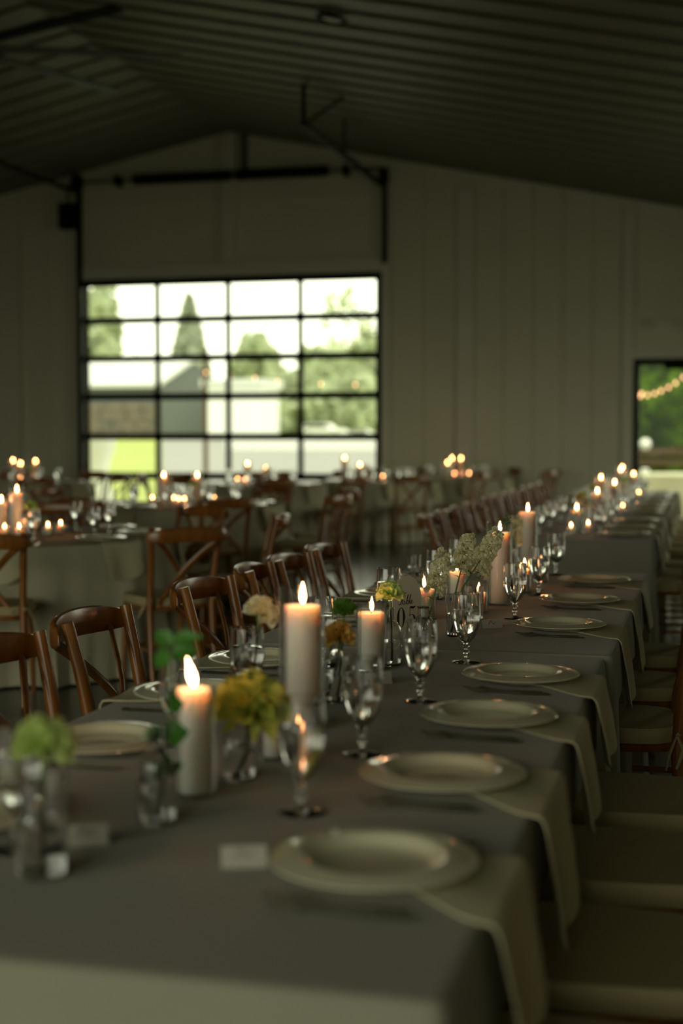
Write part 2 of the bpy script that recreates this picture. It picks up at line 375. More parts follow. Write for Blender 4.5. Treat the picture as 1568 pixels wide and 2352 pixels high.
# ------------------------------------------------------------------ chair
def build_chair():
    r = ob('cross_back_chair', None)
    def post(sy):
        return MB().tube([(-.255, sy * .185, 0), (-.215, sy * .182, .25), (-.20, sy * .180, .44), (-.215, sy * .182, .60), (-.245, sy * .19, .75), (-.275, sy * .2, .872)],
                         [.015, .018, .020, .019, .018, .017], 10)
    for sgn in (-1, 1): part('back_post', post(sgn), WOOD, r)
    # curved top rail bent round behind the posts
    def rail(u, v):
        a = v * 2 * PI; y = -.235 + .47 * u; x = -.302 - .05 * (1 - (y / .235) ** 2) + .018 * max(0, abs(y) - .19) / .045
        tp_ = math.sqrt(max(0.02, 1 - max(0, (abs(u - .5) * 2 - .88) / .12) ** 2)); hh = .040 * (1 - .35 * (abs(u - .5) * 2) ** 4) * (.45 + .55 * tp_); c, s_ = math.cos(a), math.sin(a)
        ex = (abs(c) ** .6) * (1 if c > 0 else -1); ez = (abs(s_) ** .6) * (1 if s_ > 0 else -1)
        return (x + ex * .012 * tp_, y, .842 + ez * hh - .012 * (abs(u - .5) * 2) ** 2)
    mb = MB().grid(rail, 28, 12)
    for u in (0, 1):
        mb.add([rail(u, j / 12) for j in range(12)], [tuple(range(12))])
    part('top_rail', mb, WOOD, r)
    for sgn in (-1, 1):
        pts = [Vector((-.315 + .05 * t + .045 * math.sin(PI * t) - .0 , sgn * (.175 - .30 * t ** .85), .81 - .345 * t)) for t in [i / 8 for i in range(9)]]
        pts = [Vector((p.x + .075 * i / 8 + .004 * sgn, p.y, p.z)) for i, p in enumerate(pts)]
        part('cross_slat', MB().tube(pts, .017, 8, .42, upax=(1, 0, 0)), WOOD, r)
    def seatf(rx, ry, z0, z1, b):
        prof = [(0, z0), (.985, z0), (1, z0 + b), (1, z1 - b), (.97, z1), (0, z1)]; vs = []; n = 32; fs = []
        for i in range(n):
            a = 2 * PI * i / n; c, s_ = math.cos(a), math.sin(a); e = 2 / 4.5
            X = abs(c) ** e * (1 if c > 0 else -1); Y = abs(s_) ** e * (1 if s_ > 0 else -1)
            for rr, z in prof: vs.append((rr * X * rx, rr * Y * (ry + .012 * X), z))
        k = len(prof)
        for i in range(n):
            j = (i + 1) % n
            for q in range(k - 1): fs.append((i * k + q, j * k + q, j * k + q + 1, i * k + q + 1))
        mb = MB().add(vs, fs); return mb
    part('seat', seatf(.205, .195, .43, .455, .006), WOOD, r)
    cush = part('cushion', seatf(.20, .20, .4555, .50, .018), CUSH, r)
    for sx, sy in ((.17, .16), (.17, -.16)):
        part('leg', MB().tube([(sx, sy, .43), (sx + .01, sy * 1.08, .2), (sx + .02, sy * 1.12, 0)], [.02, .018, .013], 10), WOOD, r)
    for a, b in (((.178, -.172, .2), (.178, .172, .2)), ((-.22, .18, .22), (.18, .17, .22)), ((-.22, -.18, .22), (.18, -.17, .22)), ((-.225, -.18, .26), (-.225, .18, .26))):
        part('stretcher', MB().tube([a, b], .010, 8), WOOD, r)
    for sgn in (-1, 1):
        mb = MB()
        mb.tube([(-.19, sgn * .175, .485), (-.225, sgn * .18, .495), (-.228, sgn * .20, .49)], .006, 6)
        mb.tube([(-.20, sgn * .205, .49), (-.18, sgn * .225, .44), (-.17, sgn * .23, .39)], [.004, .007, .004], 6, .4)
        mb.tube([(-.20, sgn * .205, .49), (-.22, sgn * .23, .45), (-.20, sgn * .25, .40)], [.004, .007, .004], 6, .4)
        mb.lathe([(0, -.009), (.009, 0), (0, .009)], 8, (-.203, sgn * .204, .49))
        part('cushion_tie', mb, CUSH, cush)
    return r
def chair(x, y, rz, label, group): return make('chair', build_chair, (x, y, 0), rz, label, 'chair', group)

# ------------------------------------------------------------------ table pieces
def build_plate():
    mb = MB().lathe([(0, .004), (.06, .004), (.078, .0048), (.086, .010), (.093, .0185), (.099, .0222), (.106, .0225), (.125, .0195), (.138, .0165), (.1428, .0165), (.1435, .0150), (.142, .0138), (.125, .0155), (.104, .0185), (.096, .014), (.086, .005), (.080, .0), (0, 0)], 56)
    return part('dinner_plate', mb, PORC)
def build_goblet():
    r = ob('water_goblet', None)
    part('foot', MB().lathe([(0, 0), (.036, 0), (.0375, .0012), (.036, .0024), (.018, .005), (.008, .008), (.0055, .0118), (0, .0118)], 28), GLASS, r)
    part('stem', MB().lathe([(0, .012), (.0052, .012), (.0055, .018), (.009, .023), (.0095, .026), (.006, .031), (.0058, .036), (.009, .041), (.0065, .046), (.0095, .0515), (0, .0515)], 20), GLASS, r)
    out = [(0, .052), (.010, .0525), (.020, .064), (.030, .082), (.0365, .102), (.0385, .122), (.0375, .15), (.0355, .182)]
    inn = [(.0345, .183), (.0335, .1825), (.0357, .15), (.0368, .122), (.0345, .103), (.0278, .084), (.0175, .067), (.008, .0575), (0, .0565)]
    part('bowl', MB().lathe(out + inn, 36), GLASS, r)
    part('water', MB().lathe([(0, .0572), (.0077, .0580), (.017, .0674), (.0272, .0843), (.0339, .1032), (.0363, .122), (.0358, .1385), (0, .1385)], 36), WATER, r)
    return r
def goblet(loc, label, group): return make('goblet', build_goblet, loc, random.random() * 6, label, 'glass', group)
def napkin_mesh():
    """runs over the table edge at x=0: narrow where it leaves the plate, wide where it hangs"""
    L, D, r0 = .20, .19, .012
    def f(u, v, off=0):
        s = u * (L + .02 + D); t = sm((s - .04) / .16); w = .055 + .085 * t
        y = (v * 2 - 1) * w - .035 * t + .006 * math.sin(u * 7)
        rip = math.sin(v * PI * 2.6 + 1) * min(1, max(0, (s - L) / .12))
        if s < L: return (-L + s, y, .003 + off + .0025 * math.sin(v * 7) * t)
        if s < L + .02:
            a = (s - L) / .02 * PI / 2; r = r0 + off
            return (r * math.sin(a), y, .003 + off + .0025 * math.sin(v * 7) - r * (1 - math.cos(a)))
        d = s - L - .02; corner = 1 - .16 * (abs(v - .5) * 2) ** 4
        return (r0 + off + .010 * rip + .022 * (d / D), y * (1 - .10 * d / D), .003 - r0 + .0025 * math.sin(v * 7) - d * corner * (1.06 - .12 * v))
    mb = MB(); nu, nv = 34, 14
    a = MB().grid(lambda u, v: f(u, v, .003), nu, nv); b = MB().grid(lambda u, v: f(u, v, 0), nu, nv)
    mb.add(a.v, a.f); mb.add(b.v, b.f); n = (nu + 1); k = n * (nv + 1); o = nv * n
    for i in range(nu): mb.f.append((i, i + 1, i + 1 + k, i + k)); mb.f.append((o + i, o + i + 1, o + i + 1 + k, o + i + k))
    for j in range(nv): mb.f.append((j * n, (j + 1) * n, (j + 1) * n + k, j * n + k)); mb.f.append((j * n + nu, (j + 1) * n + nu, (j + 1) * n + nu + k, j * n + nu + k))
    return mb
def build_napkin(): return part('cloth_napkin', napkin_mesh(), NAPK)
def build_fork():
    mb = MB(); pts = [(-.09, 0, .004), (-.04, 0, .0035), (0, 0, .003), (.03, 0, .005), (.05, 0, .009), (.055, 0, .0085)]
    mb.tube(pts, [.0075, .006, .0035, .003, .007, .0095], 10, .3, upax=(0, 0, 1))
    for k in (-1.5, -.5, .5, 1.5): mb.tube([(.055, k * .0055, .0085), (.075, k * .0055, .0055), (.098, k * .0055, .009)], [.0018, .0018, .0008], 6, .7)
    return part('dinner_fork', mb, SILVER)
def build_knife():
    mb = MB().tube([(-.11, 0, .005), (-.06, 0, .005), (0, 0, .005)], [.0085, .007, .005], 8, .45, upax=(0, 0, 1))
    mb.tube([(0, 0, .005), (.03, 0, .005), (.08, .001, .005), (.11, .004, .005)], [.006, .009, .0095, .002], 8, .12, upax=(0, 0, 1))
    return part('dinner_knife', mb, SILVER)
def build_card():
    mb = MB(); w, h, d, t = .032, .026, .018, .0006
    for sgn in (-1, 1):
        mb.add([(-w, sgn * d, 0), (w, sgn * d, 0), (w, 0, h), (-w, 0, h), (-w, sgn * (d + t), 0), (w, sgn * (d + t), 0), (w, 0, h + t), (-w, 0, h + t)],
               [(0, 1, 2, 3), (4, 7, 6, 5), (0, 4, 5, 1), (1, 5, 6, 2), (3, 7, 4, 0)])
    r = ob('place_card', None); part('folded_card', mb, PAPER, r, False)
    q = MB(); n = Vector((0, -h, -d)).normalized()
    for (a, b) in (((-.012, .012), (-.004, .024)), ((-.004, .024), (.004, .013)), ((.004, .013), (.014, .02))):
        P = lambda s: Vector((s[0], -d * (1 - s[1] / h) - .0012, s[1]))
        q.tube([P(a), P(b)], .0007, 4)
    part('handwriting', q, INK, r)
    return r
FLAME_PROF = [(0, 0), (.0028, .003), (.0048, .009), (.0052, .014), (.0042, .021), (.0022, .029), (.0006, .036), (0, .038)]
def pillar(loc, rad, h, label, flame=True, group=None, fs=1.0, lean=0, name='pillar_candle'):
    o = thing(name, label, 'candle', loc, 0, group)
    wx = part('wax', MB().lathe([(0, 0), (rad - .002, 0), (rad, .003), (rad, h - .002), (rad - .0025, h + .001), (rad - .006, h - .003), (rad * .4, h - .007), (0, h - .007)], 32), WAX, o)
    if flame:
        part('wick', MB().tube([(0, 0, h - .0075), (.0005, 0, h + .002), (.002, 0, h + .008)], .0009, 6), WICK, wx)
        part('flame', MB().lathe([(r * fs, z * fs) for r, z in FLAME_PROF], 12), FLAME, o, loc=(.0015, 0, h + .003), rot=(0, lean, 0))
    return o
def cylinder_glass(loc, rad, h, label, group=None):
    return tag(part('hurricane_glass', MB().lathe([(0, .0008), (rad - .002, .0008), (rad, .004), (rad, h), (rad - .0015, h + .0015), (rad - .003, h), (rad - .003, .0065), (rad - .004, .006), (0, .006)], 36), HGLASS, loc=loc), label, 'candle holder', group)
def candle_set(u, v, crad, ch, grad, gh, desc, flame=True, fs=1.0, lean=0, loc=None, group=None):
    p = loc or at(u, v)
    cylinder_glass(p, grad, gh, 'glass around ' + desc, group and group + ' glasses')
    pillar((p[0], p[1], p[2] + .0065), crad, ch, desc, flame, group, fs, lean)

# vases
def vase(kind, loc, h, r, neck, label, water=.55, group=None):
    o = thing('bud_vase', label, 'vase', loc, 0, group)
    if kind == 'bottle':
        out = [(0, 0), (r - .004, 0), (r, .004), (r, h * .58), (r * .93, h * .66), (r * .7, h * .73), (neck, h * .78), (neck * .95, h * .97), (neck * 1.12, h)]
    elif kind == 'jar':
        out = [(0, 0), (r - .004, 0), (r, .004), (r, h * .84), (r * .9, h * .9), (neck, h * .93), (neck, h)]
    else:
        out = [(0, 0), (r - .004, 0), (r, .004), (r, h)]
    t = .0022
    inn = [(max(0.0, a - t), z if z > .006 else .007) for a, z in out[1:]][::-1] + [(0, .007)]
    inn[0] = (out[-1][0] - t, h - .0005)
    part('glass_body', MB().lathe(out + inn, 32), GLASS, o)
    wl = h * water; wp = [(0, .0075)] + [(max(.001, a - t - .0004), max(.0075, z)) for a, z in out[1:] if z < wl] + [(r - t - .0004, wl), (0, wl)]
    part('water', MB().lathe(wp, 32), WATER, o)
    return o
def petal_fan(mb, c, d, size, curl, rng, nseg=6, width=1.0, jag=.12):
    """one ruffled petal starting at c heading in direction d"""
    d = d.normalized(); side = d.cross(Vector((rng.uniform(-1, 1), rng.uniform(-1, 1), rng.uniform(-1, 1)))).normalized(); n = d.cross(side)
    rows = 4; vs = []
    for j in range(rows + 1):
        t = j / rows
        for i in range(nseg + 1):
            a = (i / nseg * 2 - 1)
            w = width * size * (.10 + .62 * t ** .8); ln = size * t * (1 - .18 * a * a * t)
            if j == rows: ln += size * jag * rng.uniform(-1, .6)
            ruf = size * .16 * t * math.sin(i * 2.1 + rng.random() * 1.2)
            vs.append(c + d * ln + side * (a * w) + n * (ruf + curl * size * t * t))
    fs = [(j * (nseg + 1) + i, j * (nseg + 1) + i + 1, (j + 1) * (nseg + 1) + i + 1, (j + 1) * (nseg + 1) + i) for j in range(rows) for i in range(nseg)]
    mb.add(vs, fs)
def carnation_mesh(R, n, rng, flat=.9):
    mb = MB()
    for k in range(n):
        el = math.asin(min(1, -.22 + 1.2 * (k + .5) / n)); az = k * 2.39996 + rng.uniform(-.3, .3)
        d = Vector((math.cos(az) * math.cos(el), math.sin(az) * math.cos(el), math.sin(el) * flat))
        petal_fan(mb, Vector((0, 0, -R * .45)) + d * R * .05, d + Vector((0, 0, .30)), R * rng.uniform(.98, 1.18), rng.uniform(-.2, .25), rng)
    return mb
def stem_pts(base, head, bend=.01):
    base, head = Vector(base), Vector(head); mid = (base + head) / 2 + Vector((bend, -bend, 0)); return [base, base.lerp(mid, .55), mid, mid.lerp(head, .6), head]
def flower(name, head, R, m, base, label, cat='flower', kind='carnation', n=34, seed=1, tilt=(0, 0, 0), stemr=.0022):
    rng = random.Random(seed); o = thing(name, label, cat, base); b = Vector(base); h = Vector(head)
    if kind == 'carnation':
        part('bloom', carnation_mesh(R, n, rng), m, o, loc=h - b, rot=tilt)
        part('calyx', MB().lathe([(0, -R * .95), (R * .12, -R * .92), (R * .20, -R * .55), (R * .26, -R * .3), (R * .2, -R * .25), (0, -R * .25)], 12), STEM, o, loc=h - b, rot=tilt)
    elif kind == 'mum':
        mb = MB()
        for k in range(150):
            zz = 1 - 1.7 * (k + .5) / 150; az = k * 2.39996; rr = math.sqrt(max(0, 1 - zz * zz)); d = Vector((rr * math.cos(az), rr * math.sin(az), zz * .75))
            lump = 1 + .14 * math.sin(az * 1.0 * 3 + zz * 6)
            mb.tube([d * R * .5 * lump, d * R * .85 * lump, d * R * lump], [R * .06, R * .11, R * .04], 5)
        part('bloom', mb, m, o, loc=h - b, rot=tilt)
        part('core', MB().lathe([(0, -R * .7), (R * .6, -R * .4), (R * .8, 0), (R * .5, R * .5), (0, R * .62)], 16), m, o, loc=h - b)
    Rr = Matrix.Rotation(tilt[0], 3, 'X') @ Matrix.Rotation(tilt[1], 3, 'Y') if any(tilt) else Matrix.Identity(3)
    top = (h - b) + Rr @ Vector((0, 0, -R * .7))
    part('stem', MB().tube(stem_pts((0, 0, 0), top, .004), stemr, 7), STEM, o)
    return o
def leaf_mesh(mb, c, d, L, w, face=(0, 0, 1)):
    d = Vector(d).normalized(); s = d.cross(Vector(face)); s = s.normalized() if s.length > .1 else Vector((1, 0, 0)); n = s.cross(d)
    def f(u, v):
        ww = w * math.sin(PI * min(.98, max(.02, u)) ** .8) * (v * 2 - 1); return Vector(c) + d * L * u + s * ww + n * (.25 * abs(ww) - .25 * L * u * u)
    mb.grid(f, 6, 4)
def floret_mesh(seed):
    rng = random.Random(seed); mb = MB(); R = .0165
    for k in range(11):
        az = k * 2.39996; el = .15 + 1.15 * (k / 11)
        d = Vector((math.cos(az) * math.cos(el), math.sin(az) * math.cos(el), math.sin(el)))
        petal_fan(mb, Vector((0, 0, 0)), d, R * rng.uniform(.9, 1.2), rng.uniform(-.3, .3), rng, 4, .9, .08)
    return mb.mesh('floret', PETW)
FLORETS = None
def stock(base, neck, tip, label, nf=20, seed=3, dens=(.3, 1), buds=True, w=.016):
    """white stock: stem from base through neck to tip, florets round the upper part"""
    global FLORETS
    if FLORETS is None: FLORETS = [floret_mesh(s) for s in range(3)]
    rng = random.Random(seed); o = thing('white_stock_flower', label, 'flower', base); b = Vector(base); nk, tp = Vector(neck) - b, Vector(tip) - b
    pts = [Vector((0, 0, 0)), nk * .5, nk, nk.lerp(tp, .5) + Vector((.002, 0, .004)), tp]
    part('stem', MB().tube(pts, [.0024, .0026, .0026, .002, .0012], 7), STEM, o)
    ax = (tp - nk).normalized(); s1 = ax.orthogonal().normalized(); s2 = ax.cross(s1)
    for k in range(nf):
        t = dens[0] + (dens[1] - dens[0]) * (k + .5) / nf; az = k * 2.39996 + rng.uniform(-.3, .3)
        out = (s1 * math.cos(az) + s2 * math.sin(az)); sc = rng.uniform(.85, 1.15) * (1.1 - .35 * t)
        p = nk.lerp(tp, t) + out * w * (1.15 - .4 * t)
        f = ob('floret', FLORETS[k % 3], o, p, scale=(sc, sc, sc)); f.rotation_euler = (out + ax * .25 + Vector((0, 0, .2))).to_track_quat('Z', 'Y').to_euler()
    if buds:
        mb = MB()
        for k in range(6):
            az = k * 2.4; c = tp + ax * (.004 * k - .004) + (s1 * math.cos(az) + s2 * math.sin(az)) * .005
            mb.tube([c, c + ax * .006 + (s1 * math.cos(az) + s2 * math.sin(az)) * .003, c + ax * .011], [.001, .0026, .0008], 6)
        part('bud', mb, STEM, o)
    mb = MB(); leaf_mesh(mb, nk.lerp(tp, dens[0] - .05), s1 + ax * .4, .03, .006); leaf_mesh(mb, nk.lerp(tp, dens[0] - .1), -s1 + ax * .5, .026, .005)
    part('leaf', mb, LEAF, o)
    return o

# cloths
def ring_cloth(name, pts, nrm, ztop, zbot, m, fold, rng, push=None, rad=.012):
    n = len(pts); lv = [(-.018, 0), (-rad, 0), (-rad * .4, -rad * .18), (0, -rad * .75), (.003, -.03)] + [(.006 + .02 * k / 12, -.03 - (ztop - zbot - .03) * k / 12) for k in range(1, 13)]
    ph = [rng.uniform(0, 6) for _ in range(4)]
    vs = []
    for oi, (off, dz) in enumerate(lv):
        for i in range(n):
            x, y = pts[i]; nx, ny = nrm[i]; z = ztop + dz; a = i / n * 2 * PI
            t = max(0, (-dz - .03) / (ztop - zbot))
            w = fold * t * (math.sin(a * 13 + ph[0]) * .5 + math.sin(a * 23 + ph[1]) * .35 + math.sin(a * 37 + ph[2] + t) * .25)
            o = off + w + fold * t * .6
            if push: o += push(x, y, nx, ny, z)
            vs.append((x + nx * o, y + ny * o, z))
    fs = []
    for l in range(len(lv) - 1):
        for i in range(n):
            j = (i + 1) % n; fs.append((l * n + i, l * n + j, (l + 1) * n + j, (l + 1) * n + i))
    fs.append(tuple(range(n)))
    return part(name, MB().add(vs, fs), m)
def rect_ring(x0, x1, y0, y1, step=.03, r=.02):
    pts = []; nr = []
    cs = [(x1 - r, y0 + r, -PI / 2), (x1 - r, y1 - r, 0), (x0 + r, y1 - r, PI / 2), (x0 + r, y0 + r, PI)]
    for k in range(4):
        cx, cy, a = cs[k]
        for q in range(5):
            b = a + PI / 2 * q / 4; pts.append((cx + r * math.cos(b), cy + r * math.sin(b))); nr.append((math.cos(b), math.sin(b)))
        nx, ny, na = cs[(k + 1) % 4]; e = Vector(pts[-1]); s = Vector((nx + r * math.cos(na), ny + r * math.sin(na))); nn = max(2, int((s - e).length / step)); nv = nr[-1]
        for q in range(1, nn): pts.append(tuple(e.lerp(s, q / nn))); nr.append(nv)
    return pts, nr
seats = []   # (x of back, y, side, depth reached under the table)
def make_push(x0, x1):
    mine = seats
    def push(x, y, nx, ny, z):
        o = 0
        if abs(nx) > .9:
            for sx, yc, side, front in mine:
                if side * nx > 0:
                    edge = x1 if nx > 0 else x0
                    dep = (edge - front) * nx + .035
                    if dep > 0: o = min(o, -dep * sm((.33 - abs(y - yc)) / .07) * sm((.60 - z) / .12))
        return o
    return push
def hidden_table(x0, x1, y0, y1, label):
    o = thing('banquet_table', label, 'table', ((x0 + x1) / 2, (y0 + y1) / 2, 0)); w, l = (x1 - x0) / 2 - .01, (y1 - y0) / 2 - .012
    part('tabletop', MB().box(-w, w, -l, l, .715, .7575), WOOD, o, False)
    part('pedestal_leg', MB().box(-.05, .05, -l + .3, -l + .38, 0, .715), BLACK, o, False); part('pedestal_leg', MB().box(-.05, .05, l - .38, l - .3, 0, .715), BLACK, o, False)
XE0, XE1 = -1.295, -.255
tabs = [(XE0, XE1 - .006, 1.452, 3.872, 'nearest long table'), (XE0 - .004, XE1 + .012, 3.902, 6.30, 'second long table from the front'),
        (XE0 - .03, XE1 - .035, 8.21, 10.63, 'third long table across the gap'), (XE0 - .02, XE1 - .03, 10.67, 13.07, 'fourth long table toward the back'), (XE0, XE1 - .03, 13.11, 15.5, 'farthest long table by the glazed door')]
YR = [1.87, 2.39, 2.92, 3.44, 4.39, 5.08, 5.80] + [8.6, 9.25, 9.95, 11.1, 11.8, 12.5, 13.6, 14.3, 15.0]
YLc = [2.45, 3.02, 3.60, 4.47, 5.08, 5.50, 6.05] + [8.55, 9.1, 9.65, 10.2, 11.0, 11.55, 12.1, 12.65, 13.4, 14.0, 14.7]
for k, y in enumerate(YR):
    bxk = .0 if 3 < k < 7 else (.13 if k <= 3 else -.04)
    seats.append((bxk, y, 1, bxk - .275 - .205 + .0)); 
    cx = bxk - .275 + .0
    chair(cx + .0, y + (.02 if k < 7 else 0), PI, '%s cross-back chair from the front along the right side of the long tables' % ORD[k], 'chairs along the right side of the long tables')
    seats[-1] = (bxk, y, 1, cx - .205)
for k, y in enumerate(YLc):
    bxk = -1.665; cx = bxk + .325; seats.append((bxk, y, -1, cx + .205))
    chair(cx, y, random.uniform(-.05, .05) + (.12 if k in (4, 9) else 0), '%s cross-back chair from the front along the left side of the long tables' % ORD[k], 'chairs along the left side of the long tables')
for i, (x0, x1, y0, y1, d) in enumerate(tabs):
    pts, nr = rect_ring(x0, x1, y0, y1)
    o = ring_cloth('tablecloth', pts, nr, .76 + (.0 if i != 1 else .002), .015, GREYC, .016, random.Random(i), make_push(x0, x1))
    tag(o, 'floor-length grey linen cloth over the ' + d, 'tablecloth', 'grey linen tablecloths')
    hidden_table(x0, x1, y0, y1, d + ' hidden under its grey linen cloth')

# ------------------------------------------------------------------ place settings along the long tables
make('plate', build_plate, (0, 0, -50), 0, 'x', 'plate'); 
def setting(x, y, side, k, who, cutlery=True, card=False, gob=None, edge=None, z=.7605):
    P = lambda dx, dy: (x + side * dx, y + dy * side, z)
    g = 'place settings'
    first = PROTO.get('plate_used')
    lab = 'white rimmed dinner plate at the ' + who
    if not first: PROTO['plate_used'] = 1; o = PROTO['plate']; o.location = (x, y, z + .0075); tag(o, lab, 'plate', 'dinner plates on the long tables')
    else: make('plate', build_plate, (x, y, z + .0075), 0, lab, 'plate', 'dinner plates on the long tables')
    e = edge if edge is not None else (XE1 if side > 0 else XE0)
    make('napkin', build_napkin, (e + side * .004, y, z), 0 if side > 0 else PI, 'cream napkin hanging at the ' + who, 'napkin', 'napkins on the long tables', (1, 1 + .12 * math.sin(k * 2.3), 1 + .15 * math.sin(k * 1.7)))
    if cutlery:
        rz = PI if side > 0 else 0
        make('fork', build_fork, P(.0, -.178), rz + .04, 'outer silver fork at the ' + who, 'fork', 'forks on the long tables')
        make('fork', build_fork, P(-.018, -.146), rz - .03, 'inner silver fork at the ' + who, 'fork', 'forks on the long tables')
        make('knife', build_knife, P(0, .165), rz, 'silver knife at the ' + who, 'knife', 'knives on the long tables')
    if gob is not None: goblet(gob, 'stemmed goblet of water at the ' + who, 'water goblets on the long tables')
gob_px = [(693, 1868), (832, 1735), (965, 1612), (1070, 1522), (1182, 1422), (1237, 1368), (1276, 1322)]
for k, y in enumerate(YR[:7]):
    q = at(*gob_px[k]); setting(-.435, y, 1, k, '%s place from the front on the right side' % ORD[k], gob=(q.x, q.y, .7612))
YL = [1.95, 2.50, 3.02, 3.52, 4.45, 5.10, 5.75]
for k, y in enumerate(YL):
    setting(-1.115, y, -1, k + 3, '%s place from the front on the left side' % ORD[k], gob=(-.96 + .01 * math.sin(k * 3), y - .1 + .1 * (k % 2), .7612))
for k, y in enumerate(YR[7:]):
    ed = (XE1 - .035)
    setting(-.46, y, 1, k, '%s place from the front on the right side' % ORD[k + 7], cutlery=k < 3, gob=(-.62, y + .1, .7612), edge=ed)
for k, y in enumerate([8.6, 9.25, 9.95, 11.1, 11.8, 12.5, 13.6, 14.3, 15.0]):
    setting(-1.14, y, -1, k + 2, '%s place from the front on the left side' % ORD[k + 7], cutlery=False, gob=(-.97, y - .1, .7612), edge=XE0 - .025)
for (u, v, rz, t) in ((196, 1935, +.5, 'left of the nearest bottle vase'), (560, 1985, +.35, 'behind the nearest plate'), (868, 1568, +.4, 'beside the pale carnation bottle'), (1128, 1442, +.45, 'beside the water goblet at the fifth plate')):
    make('card', build_card, at(u, v, .7605), rz, 'small folded white place card ' + t, 'place card', 'place cards')

# ------------------------------------------------------------------ centrepiece on the long tables
Z = .7612
def A(u, v): q = at(u, v); return Vector((q.x, q.y, Z))
candle_set(446, 1828, .029, .172, .036, .182, 'lit white pillar candle nearest the front beside the leafy twig', fs=1.35, lean=-.25, loc=A(446, 1828))
candle_set(694, 1672, .038, .245, .049, .290, 'tall lit white pillar candle behind the big yellow bloom', fs=1.2, loc=A(694, 1672))
candle_set(852, 1538, .0345, .140, .040, .170, 'lit white pillar candle left of the pale carnation bottle', loc=A(852, 1538))
candle_set(973, 1424, .036, .095, .042, .155, 'short lit pillar candle just behind the table sign', loc=A(973, 1424))
candle_set(1146, 1390, .037, .250, .046, .290, 'tall lit pillar candle right of the white stock flowers', loc=A(1146, 1390))
candle_set(1210, 1308, .038, .250, .047, .285, 'tall lit pillar candle behind the tallest stock vase', loc=A(1210, 1308))
candle_set(682, 1778, .0165, .075, .024, .085, 'small peach votive candle below the yellow bloom', flame=True, fs=.6, loc=A(682, 1778))
candle_set(1098, 1408, .026, .062, .034, .105, 'small lit votive candle behind the in-focus goblet', fs=.85, loc=A(1098, 1408))
candle_set(1045, 1380, .030, .105, .038, .14, 'lit pillar candle behind the white stock stems', fs=.9, loc=A(1048, 1384))
candle_set(1203, 1362, .022, .085, .030, .10, 'small lit votive candle behind the fifth goblet', fs=1, loc=A(1203, 1362))
candle_set(1245, 1335, .022, .07, .030, .09, 'small lit votive candle behind the sixth goblet', fs=.9, loc=A(1243, 1338))
candle_set(620, 1745, .02, .06, .028, .075, 'small pink votive candle left of the tall pillar', flame=False, loc=A(628, 1745))

b = A(893, 1528); vase('bottle', b, .150, .033, .013, 'clear bottle vase holding the pale green carnation', .42)
flower('pale_green_carnation', b + Vector((.002, 0, .198)), .032, PETG, b + Vector((.006, 0, .010)), 'pale green carnation in the bottle vase beside the table sign', n=34, seed=4, tilt=(.2, .05, 0))
b = A(972, 1490); vase('bottle', b, .118, .032, .017, 'clear bottle vase holding the leftmost white stock', .5)
n_ = b + Vector((.008, 0, .115)); 
def px3(u, v, ref):  # a point over ref's depth plane that projects to (u, v)
    d = ray(u, v); k = (Vector(ref) - Vector((0, 0, CZ))).dot(fwd); return Vector((0, 0, CZ)) + d * k
stock(b + Vector((-.008, 0, .012)), px3(984, 1420, b), px3(1020, 1268, b), 'leftmost white stock flower leaning over the table sign', 26, 3, (.38, 1), False, .017)
b = A(1048, 1462); vase('tall', b, .125, .031, .03, 'clear cylinder vase holding two white stock stems', .55)
stock(b + Vector((-.012, 0, .012)), px3(1062, 1350, b), px3(1158, 1200, b), 'tall white stock flower with budding tip right of centre', 26, 5, (.3, .86), True, .018)
stock(b + Vector((.006, 0, .012)), px3(1046, 1360, b), px3(1076, 1228, b), 'middle white stock flower behind the leaning one', 22, 8, (.35, 1), False, .018)
b = A(1090, 1425); vase('tall', b, .11, .028, .03, 'clear cylinder vase behind the in-focus goblet', .5)
stock(b + Vector((-.010, 0, .012)), px3(1092, 1352, b), px3(1128, 1248, b), 'short full white stock flower above the in-focus goblet', 20, 11, (.3, 1), False, .017)
b = A(1176, 1335); vase('bottle', b, .14, .03, .013, 'clear bottle vase between the two tall pillar candles', .5)
stock(b + Vector((0, 0, .012)), px3(1180, 1265, b), px3(1186, 1185, b), 'blush stock flower between the two tall pillar candles', 16, 13, (.2, 1), True, .018)
b = A(772, 1612); vase('bottle', b, .125, .034, .015, 'clear bottle vase left of the second pillar candle', .5)
flower('golden_carnation', px3(775, 1452, b), .033, PETO, b + Vector((-.016, .004, .012)), 'golden yellow carnation under the dark green bloom', n=30, seed=9, tilt=(.1, -.1, 0))
flower('green_button_bloom', px3(790, 1396, b + Vector((0, .05, 0))), .029, PETD, b + Vector((.0, .006, .012)), 'dark green button bloom beside the tall pillar candle', kind='mum', seed=2)
b = A(562, 1640); vase('bottle', b, .150, .034, .014, 'clear bottle vase holding the white bloom', .4)
flower('white_carnation', px3(606, 1398, b), .034, PETW, b + Vector((.004, 0, .012)), 'white bloom leaning toward the tall pillar candle', n=36, seed=12, tilt=(.1, .5, 0))
b = A(548, 1790); vase('bottle', b, .118, .03, .012, 'clear bottle vase holding the big yellow-green bloom', .5)
flower('yellow_green_carnation', px3(578, 1600, b), .060, PETY, b + Vector((0, 0, .012)), 'big yellow-green ruffled bloom in front of the tall pillar candle', n=60, seed=21, tilt=(.15, .1, 0), stemr=.0035)
b = A(362, 1890); vase('bottle', b, .150, .030, .013, 'clear bottle vase holding the leafy green twig', .5)
o = thing('leafy_twig', 'leafy green twig standing before the nearest pillar candle', 'foliage', b + Vector((0, 0, .012)))
tp = [px3(u, v, b) - b - Vector((0, 0, .012)) for u, v in ((372, 1780), (385, 1650), (392, 1520), (398, 1470))]
part('stem', MB().tube([(0, 0, 0)] + tp, .0022, 7), STEM, o)
